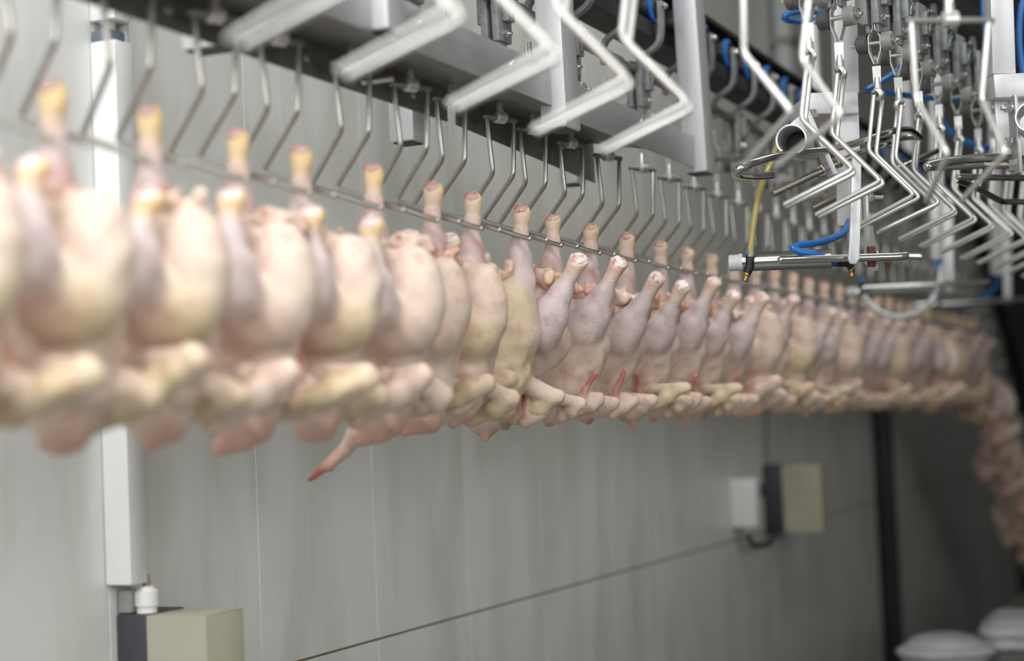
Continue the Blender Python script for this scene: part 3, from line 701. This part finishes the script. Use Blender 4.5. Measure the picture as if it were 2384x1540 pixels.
for ya, yb, za, zb_ in ((1.0, 2.755, 2.246, 2.246), (2.79, 3.49, 2.246, 2.218)):
    X0 = -1.312
    MB().hexa([(X0-.003, ya, za), (X0, ya, za), (X0, yb, zb_), (X0-.003, yb, zb_), (X0-.003, ya, 2.304), (X0, ya, 2.304), (X0, yb, 2.304), (X0-.003, yb, 2.304)]).build('lip_plate', STEELD, ch)
for y in (1.9, 2.26, 2.62, 3.3):
    MB().lathe((-1.312, y, 2.272), (1, 0, 0), [(0, .0075), (.003, .0075), (.005, .004)], 10).build('rivet', BOLT, ch)
    MB().lathe((XFR, y+.1, ZB+.045), (1, 0, 0), [(0, .007), (.002, .007), (.004, .004)], 10).build('rivet', BOLT, ch)
MB().tube([(-1.308, 2.43, 2.262), (-1.255, 2.44, 2.264)], .005, 8).build('stud', BOLT, ch)
def post(X, Y, zb, wx, wy, lean, label, mat_=TUBE):
    o = wthing('square_post', (X, Y, zb), label, 'post', 'square posts of the guide channel')
    h = 4.4-zb; dx = -lean*h; r = .003
    mb = MB(); 
    # solid square tube; a dark box paints the shade inside its lower end
    a = [(X+sx*wx/2, Y+sy*wy/2, zb) for sx, sy in ((-1, -1), (1, -1), (1, 1), (-1, 1))]
    b = [(p[0]+dx, p[1], 4.4) for p in a]
    mb.hexa(a+b); mb.build('tube', mat_, o, bevel=.004)
    MB().box((X-wx/2+.006, Y-wy/2+.006, zb-.002), (X+wx/2-.006, Y+wy/2-.006, zb+.003)).build('tube_mouth_shade', DARKP, o)
    return o
post(-1.168, 2.245, 2.288, .046, .058, .012, 'grey square steel post at top left beside a blurred shackle')
post(-1.166, 2.935, 2.240, .052, .072, .014, 'square steel post ending in the middle of the top, between blurred shackles')
post(-1.166, 3.790, 2.259, .056, .070, .022, 'square steel post with its lower end right of the blurred shackles')
post(-1.40, 2.130, 2.270, .065, .05, 0, 'short steel post stub behind the guide channel, leftmost of the three')
post(-1.40, 2.770, 2.218, .050, .055, 0, 'short steel post stub behind the guide channel, middle of the three')
post(-1.40, 3.580, 2.232, .045, .055, 0, 'short steel post stub behind the guide channel, rightmost of the three')

# ------------------------------------------------------------------ the empty line nearer the camera
def elbow_x(y): return -0.712+(y-1.53)*0.062
def line_x(y): return elbow_x(y)-.065
ey = [1.345, 1.529, 1.753, 1.961, 2.161, 2.93, 3.112, 3.363, 3.53, 3.70, 3.88, 4.07, 4.28, 4.47, 4.66, 4.85, 5.05, 5.25, 5.45, 5.65]
yaw = [.2, .26, .24, .26, .24, .2, .12, .02, .38, .16, .05, .1, 0, .1, 0, .1, 0, 0, .1, 0]
for i, y in enumerate(ey):
    lab = ('empty steel shackle, %s from the left in the hanging empty line' % ORD[i]) if i < 14 else 'blurred empty shackle at the far end of the empty line'
    if i in (1, 2, 3, 4): lab = 'large white-blurred empty shackle close to the camera, %s from the left' % ORD[i]
    an = yaw[i]-.06; px_, py_ = elbow_x(y)-.066*math.cos(an), y-.066*math.sin(an)
    place_shackle(False, (px_, py_, 2.316), math.pi+an, lab, 'empty shackles', .0)
    if y > 2.3:
        lab = ('grey chain carrier above the %s empty shackle from the left' % ORD[i]) if i < 16 else 'blurred chain carrier at the far end of the empty line'
        place_carrier((px_, py_, 2.326), -.15+rnd.uniform(-.12, .12), lab, 'carriers of the empty line')
t = wthing('empty_line_track', (-.70, 3.5, 2.56), 'dark steel track beam above the empty shackles at top right', 'track')
for i, (x, y, Z, yw, od) in enumerate(((1800, 132, 2.36, -.62, 'left'), (2210, 231, 2.52, -1.0, 'right'))):
    p = P(x, y, Z)
    o_ = place_shackle('wide', (p[0]+.018*math.cos(yw), p[1]+.018*math.sin(yw), p[2]+.112), math.pi+yw, 'blurred wide empty shackle turned towards the camera before the machinery, %s one of two' % od, 'empty shackles')
    place_carrier((p[0], p[1], p[2]+.122), yw, 'blurred chain carrier above the %s of the two turned wide empty shackles' % od, 'carriers of the empty line')
a, b = (line_x(1.0), 1.0), (line_x(6.0), 6.0)
MB().hexa([(a[0]-.02, a[1], 2.60), (a[0]+.02, a[1], 2.60), (b[0]+.02, b[1], 2.60), (b[0]-.02, b[1], 2.60), (a[0]-.02, a[1], 2.66), (a[0]+.02, a[1], 2.66), (b[0]+.02, b[1], 2.66), (b[0]-.02, b[1], 2.66)]).build('beam', TRACK, t)
for y in (1.6, 3.4, 5.2): MB().box((line_x(y)-.015, y-.02, 2.66), (line_x(y)+.015, y+.02, 4.4)).build('hanger', TUBE, t)
for i, y in enumerate(ey):
    if y > 2.3: MB().box((line_x(y)-.006, y-.012, 2.545), (line_x(y)+.006, y+.012, 2.605)).build('link_plate', CAST, t)

# ------------------------------------------------------------------ kick-off station between the lines (camera-right machinery)
Vw = lambda x, y, Z: tuple(P(x, y, Z))
FW = tuple(_F); RT = tuple(_R0)
def flat(pts, Z, th, name, material, parent, bevel=.0012):
    """plate cut to an outline, square to the lens axis direction, th metres thick"""
    poly = [Vw(x, y, Z) for x, y in pts]
    return MB().prism(poly, tuple(np.array(FW)*th)).build(name, material, parent, bevel=bevel)
st = wthing('bracket_stand', P(1970, 300, 3.42), 'stepped stainless bracket stand with bolted plate and short open pipe, right of centre', 'bracket')
flat([(1934, -260), (1990, -260), (2001, 217), (1946, 217)], 3.62, .045, 'upper_tube', TUBE, st, .003)
flat([(1882, 216), (1998, 213), (2000, 264), (1884, 266)], 3.44, .23, 'cross_tube', TUBE, st, .003)
flat([(1945, 266), (2000, 264), (2008, 526), (1950, 526)], 3.46, .012, 'lower_plate', TUBE, st, .0015)
MB().pipe(Vw(1842, 325, 3.24), tuple(P(1842, 325, 3.24)+np.array((-.01, .115, .004))), .0295, .0262, 36).build('pipe', TUBE, st)
MB().lathe(tuple(P(1842, 325, 3.24)+np.array((-.0085, .095, .0033))), (-.09, 1, .035), [(0, .0265), (.004, .0265)], 28).build('pipe_depth_shade', BLACK, st)  # black disc standing in for the shade deep inside the open pipe
flat([(1836, 292), (1868, 263), (1909, 352), (1900, 372), (1872, 375), (1850, 345)], 3.35, .004, 'gusset', TUBE, st)
MB().bar(Vw(1868, 250, 3.33), Vw(1939, 409, 3.33), .009, .06, tuple(_R)).build('clamp_plate', TUBE, st, bevel=.001)
for x, y in ((1889, 268), (1917, 342)):
    MB().bolt(Vw(x, y, 3.33), tuple(np.array(_R)*.9-np.array(_F)*.45+np.array(_U)*.3), .0095, .009, 0).build('bolt', BOLT, st)
MB().bolt(Vw(1932, 302, 3.36), tuple(np.array(_R)), .0095, .010, .008).build('bolt', BOLT, st)
MB().bolt(Vw(2023, 460, 3.40), tuple(np.array(_R)), .008, .008, .02).build('bolt', BOLT, st)
MB().bolt(Vw(2023, 505, 3.40), tuple(np.array(_R)), .008, .008, .02).build('bolt', BOLT, st)
flat([(2016, 440), (2022, 440), (2024, 560), (2018, 560)], 3.40, .03, 'side_plate', TUBE, st)
def threaded(name, a, b, r, parent):
    a, b = Vector(a), Vector(b); n = int((b-a).length/.0022); mb = MB(); pts = []; rs = []
    for k in range(n+1):
        pts.append(a+(b-a)*k/n); rs.append(r if k % 2 else r*.84)
    mb.tube(pts, rs, 12); return mb.build(name, THREAD, parent, smooth=True)
tr = wthing('threaded_rod', P(1890, 412, 3.30), 'threaded steel rod with two hex nuts slanting under the open pipe', 'threaded rod')
a, b = Vw(1798, 452, 3.24), Vw(1990, 362, 3.38); threaded('stud', a, b, .0068, tr)
d = Vector(b)-Vector(a)
for x, y, Zz in ((1909, 398, 3.32), (1944, 381, 3.345)):
    MB().lathe(Vw(x, y, Zz), tuple(d), [(0, .0115), (.001, .0125), (.012, .0125), (.013, .0115)], 6).build('nut', BOLT, tr, smooth=False)
tr = wthing('threaded_rod', P(1920, 475, 3.6), 'short threaded rod end blurred behind the bracket stand', 'threaded rod')
threaded('stud', Vw(1892, 487, 3.62), Vw(1960, 452, 3.66), .0072, tr)
g = wthing('guide_loop', P(1800, 370, 3.25), 'bent round steel guide rod curling back under the open pipe', 'guide rod')
MB().tube(smooth_path([Vw(1796, 408, 3.30), Vw(1750, 411, 3.24), Vw(1722, 409, 3.17), Vw(1716, 400, 3.13), Vw(1735, 386, 3.13), Vw(1790, 368, 3.18), Vw(1850, 357, 3.24), Vw(1925, 350, 3.3)], 8), .0075, 14, dome=True).build('rod', POLISH, g)
MB().tube(smooth_path([Vw(1925, 350, 3.3), Vw(1990, 334, 3.38), Vw(2050, 314, 3.45), Vw(2090, 303, 3.5), Vw(2118, 303, 3.56), Vw(2140, 320, 3.62)], 8), .0072, 14).build('rod', POLISH, g)
MB().tube(smooth_path([Vw(2140, 320, 3.62), Vw(2100, 322, 3.60), Vw(2040, 343, 3.5), Vw(1990, 358, 3.44)], 6), .0066, 12).build('rod', POLISH, g)
g = wthing('cross_rod', P(2130, 372, 3.7), 'thin slanting steel rod crossing behind the sharp empty shackles', 'guide rod')
MB().tube([Vw(2086, 395, 3.66), Vw(2180, 352, 3.78)], .0066, 12, dome=True).build('rod', POLISH, g)
g = wthing('cross_bar', P(1760, 366, 4.2), 'thin dark steel bar crossing right of the long square post', 'bar')
MB().bar(Vw(1655, 372, 4.1), Vw(1900, 364, 4.35), .008, .02, (0, 0, 1)).build('bar', STEELD, g)

# right edge stand
rs = wthing('right_stand', P(2345, 200, 3.45), 'flanged grey steel post with bolted plate at the top right corner', 'post')
flat([(2299, -260), (2353, -260), (2366, 172), (2311, 172)], 3.45, .055, 'upper_tube', TUBE, rs, .003)
flat([(2313, 173), (2420, 168), (2420, 224), (2318, 228)], 3.43, .06, 'flange_tube', TUBE, rs, .003)
flat([(2316, 230), (2420, 226), (2420, 366), (2322, 368)], 3.47, .01, 'lower_plate', TUBE, rs, .0015)
MB().bar(Vw(2357, 224, 3.38), Vw(2369, 405, 3.38), .0065, .05, tuple(_R)).build('clamp_plate', STEEL, rs, bevel=.001)
for y in (252, 331):
    MB().bolt(Vw(2354, y, 3.38), tuple(-np.array(_R)), .0095, .010, .010).build('bolt', BOLT, rs)
MB().pipe(Vw(2400, 272, 3.30), tuple(P(2400, 272, 3.30)+np.array((-.01, .11, 0))), .0295, .0265, 36).build('pipe', TUBE, rs)
g = wthing('right_guide_rod', P(2270, 378, 3.4), 'thick bent steel guide rod reaching the right edge under the corner post', 'guide rod')
MB().tube(smooth_path([Vw(2160, 388, 3.32), Vw(2200, 378, 3.34), Vw(2260, 371, 3.38), Vw(2330, 368, 3.42), Vw(2440, 376, 3.5)], 8), .0098, 14, dome=True).build('rod', POLISH, g)
MB().tube([Vw(2165, 392, 3.33), Vw(2290, 386, 3.38)], .006, 12).build('rod', POLISH, g)
threaded('stud', Vw(2288, 386, 3.38), Vw(2360, 386, 3.40), .0068, g)
for x in (2346, 2373): MB().lathe(Vw(x, 386, 3.39), tuple(_R), [(0, .0115), (.001, .0125), (.012, .0125), (.013, .0115)], 6).build('nut', BOLT, g, smooth=False)
g = wthing('right_cross_rod', P(2310, 414, 3.5), 'straight steel rod with a bent tail below the thick guide rod', 'guide rod')
MB().tube([Vw(2232, 412, 3.4), Vw(2450, 416, 3.6)], .0066, 12, dome=True).build('rod', POLISH, g)
MB().tube(smooth_path([Vw(2225, 418, 3.45), Vw(2270, 436, 3.55), Vw(2325, 466, 3.66), Vw(2345, 470, 3.7), Vw(2450, 470, 3.8)], 6), .0066, 12).build('rod', POLISH, g)

# pneumatic kick-off cylinders
def cylinder(Z, x0, x1, y0, y1, rpx, label, det):
    px = Z/FPX; o = wthing('air_cylinder', P((x0+x1)/2, (y0+y1)/2, Z), label, 'air cylinder', 'kick-off air cylinders')
    A, B = Vector(Vw(x0, y0, Z)), Vector(Vw(x1, y1, Z*0.985)); ax = (B-A); L = ax.length; ax.normalize(); r = rpx*px
    q = lambda t: tuple(A+ax*L*t)
    MB().lathe(q(.12), tuple(ax), [(0, r*1.04), (L*.015, r*1.04), (L*.017, r*.97), (L*.72, r*.97), (L*.722, r*1.04), (L*.74, r*1.04)], 28).build('barrel', POLISH, o)
    MB().lathe(q(0), tuple(ax), [(0, r*.75), (L*.006, r*.86), (L*.085, r*.86), (L*.087, r*.95), (L*.12, r*.95)], 24).build('end_cap', GREYP, o)
    MB().lathe(q(.86), tuple(ax), [(0, r*.35), (L*.22, r*.35)], 14).build('piston_rod', POLISH, o)
    return o, A, ax, L, r, px
def fitting(o, c, Z, s, flip=1):
    """black elbow with a blue collar above and a brass plug below"""
    c = Vector(c); u = Vector(_U); k = Vector(_R)*flip; f_ = -Vector(_F)*.006
    MB().tube([c+u*.016*s+f_, c-u*.006*s+f_, c-u*.018*s-k*.005*s+f_], [.0085*s, .0085*s, .0075*s], 14).build('elbow', BLACK, o)
    MB().lathe(c+u*.016*s+f_, tuple(u), [(0, .0095*s), (.006*s, .0095*s), (.006*s, .006*s)], 18).build('collar', BLUE, o)
    p = c-u*.018*s-k*.005*s+f_
    MB().lathe(p, tuple(-u-k*.3), [(0, .006*s), (.004*s, .0075*s), (.006*s, .005*s), (.010*s, .0055*s), (.016*s, .0055*s), (.018*s, .003*s)], 12).build('brass_plug', BRASS, o)
o, A, ax, L, r, px = cylinder(3.30, 1697, 1975, 613, 600, 22, 'sharp polished air cylinder with black fittings, nearest of the three cylinders', True)
fitting(o, P(1745, 614, 3.28), 3.3, 1.0)
c = Vector(P(1958, 612, 3.27))
MB().tube([c-Vector(_R)*.012, c+Vector(_R)*.012, c+Vector(_R)*.02-Vector(_U)*.010], [.0075, .0085, .007], 12).build('elbow', BLACK, o)
MB().lathe(c-Vector(_R)*.012, tuple(-Vector(_R)), [(0, .0082), (.005, .0082), (.005, .005)], 16).build('collar', BLUE, o)
MB().lathe(c+Vector(_R)*.02-Vector(_U)*.012, tuple(-Vector(_U)), [(0, .006), (.004, .0075), (.007, .005), (.014, .0055), (.016, .003)], 12).build('brass_plug', BRASS, o)
k = wthing('kick_bar', P(1980, 602, 3.22), 'polished round kicker bar clamped along the sharp air cylinder', 'bar')
MB().tube([Vw(1818, 606, 3.21), Vw(2088, 598, 3.23), Vw(2108, 596, 3.235)], .0076, 16, dome=True).build('bar', POLISH, k)
MB().bar(Vw(2100, 596, 3.235), Vw(2148, 597, 3.24), .012, .008, (0, 0, 1)).build('flat_end', POLISH, k, bevel=.002)
MB().bolt(Vw(2067, 612, 3.24), tuple(-np.array(_U)), .006, .006, .01).build('bolt', RUST, k)
t = wthing('flat_strap', P(1992, 490, 3.19), 'rounded flat steel strap hanging in front of the sharp air cylinder', 'strap')
flat([(1984, 366), (2006, 366), (2003, 560), (2001, 604), (1994, 615), (1980, 615), (1975, 604), (1978, 560)], 3.19, .010, 'strap', TUBE, t, .002)
t = wthing('slide_block', P(2028, 603, 3.27), 'rusty brown slide block behind the kicker bar', 'block')
MB().bar(Vw(2028, 574, 3.26), Vw(2029, 622, 3.26), .013, .02, tuple(_R)).build('block', RUST, t, bevel=.001)
MB().lathe(Vw(2039, 600, 3.25), tuple(_R), [(0, .013), (.003, .013)], 16).build('washer', GREYP, t)
t = wthing('clear_guard', P(2022, 580, 3.36), 'thin clear plastic guard plate behind the rusty slide block', 'guard')
flat([(2012, 525), (2032, 525), (2046, 630), (2030, 632), (2012, 612)], 3.36, .003, 'plate', CLEAR, t, .0)
h = MB().tube(smooth_path([Vw(1747, 598, 3.27), Vw(1750, 555, 3.27), Vw(1758, 500, 3.28), Vw(1770, 445, 3.3), Vw(1786, 400, 3.33), Vw(1800, 372, 3.38), Vw(1812, 340, 3.45), Vw(1880, 262, 3.6), Vw(1900, 235, 3.65)], 8), .0063, 12).build('air_hose', HOSEY, None, loc=P(1760, 500, 3.3))
tag(h, 'yellowed clear air hose rising from the left fitting of the sharp cylinder', 'hose')
h = MB().tube(smooth_path([Vw(1945, 611, 3.26), Vw(1900, 593, 3.24), Vw(1862, 586, 3.23), Vw(1846, 577, 3.23), Vw(1862, 571, 3.24), Vw(1905, 565, 3.28), Vw(1945, 552, 3.33), Vw(1966, 538, 3.37), Vw(1978, 515, 3.41)], 8), .0070, 12).build('air_hose', HOSEB, None, loc=P(1900, 570, 3.3))
tag(h, 'bright blue air hose curling above the sharp air cylinder', 'hose')

o, A, ax, L, r, px = cylinder(5.2, 1972, 2190, 683, 664, 15, 'blurred polished air cylinder in the middle, with the grey hose below', True)
fitting(o, P(2006, 672, 5.15), 5.15, 1.2, -1)
k = wthing('kick_bar', P(2250, 664, 5.05), 'blurred kicker bar beside the middle air cylinder', 'bar')
MB().tube([Vw(2010, 672, 5.06), Vw(2300, 656, 5.1)], .0090, 12, dome=True).build('bar', POLISH, k)
t = wthing('flat_strap', P(2209, 590, 5.0), 'blurred pale flat strap hanging at the middle air cylinder', 'strap')
flat([(2196, 460), (2219, 460), (2222, 672), (2215, 681), (2206, 681), (2198, 672)], 5.17, .03, 'strap', TUBE, t, .002)
t = wthing('bracket_plate', P(2184, 520, 5.2), 'blurred grey bracket plate behind the middle flat strap', 'bracket')
flat([(2166, 400), (2196, 400), (2200, 604), (2170, 604)], 5.2, .05, 'plate', TUBE, t, .002)
MB().bar(Vw(2184, 606, 5.22), Vw(2188, 632, 5.22), .02, .02, tuple(_R)).build('blue_fitting', BLUE, t, bevel=.002)
flat([(2160, -1180), (2186, -1180), (2196, 400), (2166, 400)], 5.22, .03, 'upper_plate', TUBE, t, .002)
h = MB().tube(smooth_path([Vw(2010, 688, 5.12), Vw(2030, 712, 5.12), Vw(2060, 731, 5.12), Vw(2095, 737, 5.12), Vw(2135, 726, 5.12), Vw(2165, 703, 5.12), Vw(2180, 678, 5.15), Vw(2190, 645, 5.2), Vw(2190, 612, 5.22)], 8), .0085, 12).build('air_hose', HOSEG, None, loc=P(2095, 737, 5.12))
tag(h, 'grey hose sagging in a U below the middle air cylinder', 'hose')
o, A, ax, L, r, px = cylinder(7.0, 2100, 2330, 712, 698, 11, 'dim blurred air cylinder, farthest right of the three cylinders', False)
t = wthing('flat_strap', P(2345, 620, 6.8), 'dim blurred flat strap at the farthest air cylinder', 'strap')
flat([(2335, 500), (2353, 500), (2356, 706), (2338, 708)], 6.8, .012, 'strap', TUBE, t, .002)
k = wthing('kick_bar', P(2330, 700, 6.7), 'dim blurred kicker bar at the farthest air cylinder', 'bar')
MB().tube([Vw(2190, 708, 6.75), Vw(2440, 694, 6.8)], .0095, 12, dome=True).build('bar', POLISH, k)
t = wthing('bracket_plate', P(2322, 570, 7.0), 'dim grey bracket plate behind the farthest flat strap', 'bracket')
flat([(2290, -700), (2314, -700), (2336, 640), (2310, 640)], 7.0, .05, 'plate', TUBE, t, .002)
h = MB().tube(smooth_path([Vw(2180, 704, 6.9), Vw(2225, 712, 6.9), Vw(2275, 702, 6.9), Vw(2305, 684, 6.92), Vw(2325, 650, 6.95)], 8), .010, 10).build('air_hose', HOSEB, None, loc=P(2275, 702, 6.9))
tag(h, 'dark blue blurred air hose at the farthest air cylinder', 'hose')
for lab, r_, pts in (
    ('blue hose loop at the top, left of the carrier cluster', .0068, [(1965, 48, 3.9), (1930, 34, 3.85), (1880, 26, 3.8), (1840, 30, 3.78), (1826, 40, 3.78), (1838, 48, 3.8), (1880, 48, 3.9), (1960, 30, 4.0)]),
    ('blue hose curving behind the first sharp carrier at the top', .0080, [(2008, -30, 3.9), (2016, 30, 3.9), (2034, 58, 3.9), (2070, 74, 3.95), (2120, 92, 4.0), (2180, 150, 4.1)]),
    ('blue hose bent in a V behind the sharp vertical shackle rods', .0072, [(2150, 110, 4.0), (2080, 172, 3.9), (2028, 204, 3.85), (2022, 212, 3.85), (2060, 215, 3.9), (2140, 226, 4.0), (2230, 232, 4.1)]),
    ('blue hose running up beside the corner post at right', .0075, [(2300, 130, 3.75), (2294, 60, 3.7), (2290, 10, 3.7), (2288, -60, 3.7)]),
    ('short blue hose behind the far empty shackles at right', .0085, [(2180, 240, 4.3), (2190, 275, 4.3), (2222, 318, 4.3), (2262, 336, 4.35), (2300, 345, 4.4)]),
    ('blue hose at the far right edge of the picture near the top', .0075, [(2384, 180, 3.8), (2374, 100, 3.8), (2378, 20, 3.8), (2400, -40, 3.8)])):
    h = MB().tube(smooth_path([Vw(*p) for p in pts], 8), r_, 12).build('air_hose', HOSEB, None, loc=P(*pts[2]))
    tag(h, lab, 'hose', 'blue air hoses')

# ------------------------------------------------------------------ bottom right corner: steel table with pale bags, far away
t = wthing('steel_table', (-.4, 7.0, 0), 'dim grey steel table far back in the bottom right corner', 'table')
MB().box((-1.02, 5.3, .84), (.3, 8.7, .88)).build('table_top', STEELD, t, bevel=.005)
for x in (-.98, .26):
    for y in (5.4, 8.6): MB().box((x-.025, y-.025, 0), (x+.025, y+.025, .84)).build('leg', STEELD, t)
BAG = mat('bag_plastic', srgb(176, 178, 182), 0.35, 0, 0.15, 20, 0.3, 60)
def bag(c, s, label, seed):
    R = random.Random(seed); bm = bmesh.new(); bmesh.ops.create_icosphere(bm, subdivisions=4, radius=1)
    ph = [(R.uniform(2, 6), R.uniform(0, 6)) for _ in range(4)]
    for v in bm.verts:
        k = 1+.09*math.sin(ph[0][0]*v.co.x+ph[0][1])+.09*math.sin(ph[1][0]*v.co.y+ph[1][1])+.05*math.sin(9*v.co.z+ph[2][1])
        v.co = Vector((v.co.x*s[0]*k, v.co.y*s[1]*k, max(v.co.z*s[2]*k, -s[2]*.62)))
    me = bpy.data.meshes.new('plastic_bag'); bm.to_mesh(me); bm.free(); me.materials.append(BAG)
    me.polygons.foreach_set('use_smooth', [True]*len(me.polygons))
    o = bpy.data.objects.new('plastic_bag', me); COL.objects.link(o); o.location = c; tag(o, label, 'bag')
p = P(2215, 1545, 5.55); bag((p[0], p[1], .88+.034), (.15, .20, .055), 'dim white plastic bag lying on the steel table, left one', 3)
p = P(2370, 1520, 5.8); bag((p[0], p[1], .88+.046), (.12, .18, .075), 'dim white plastic bag lying on the steel table, right one', 5)
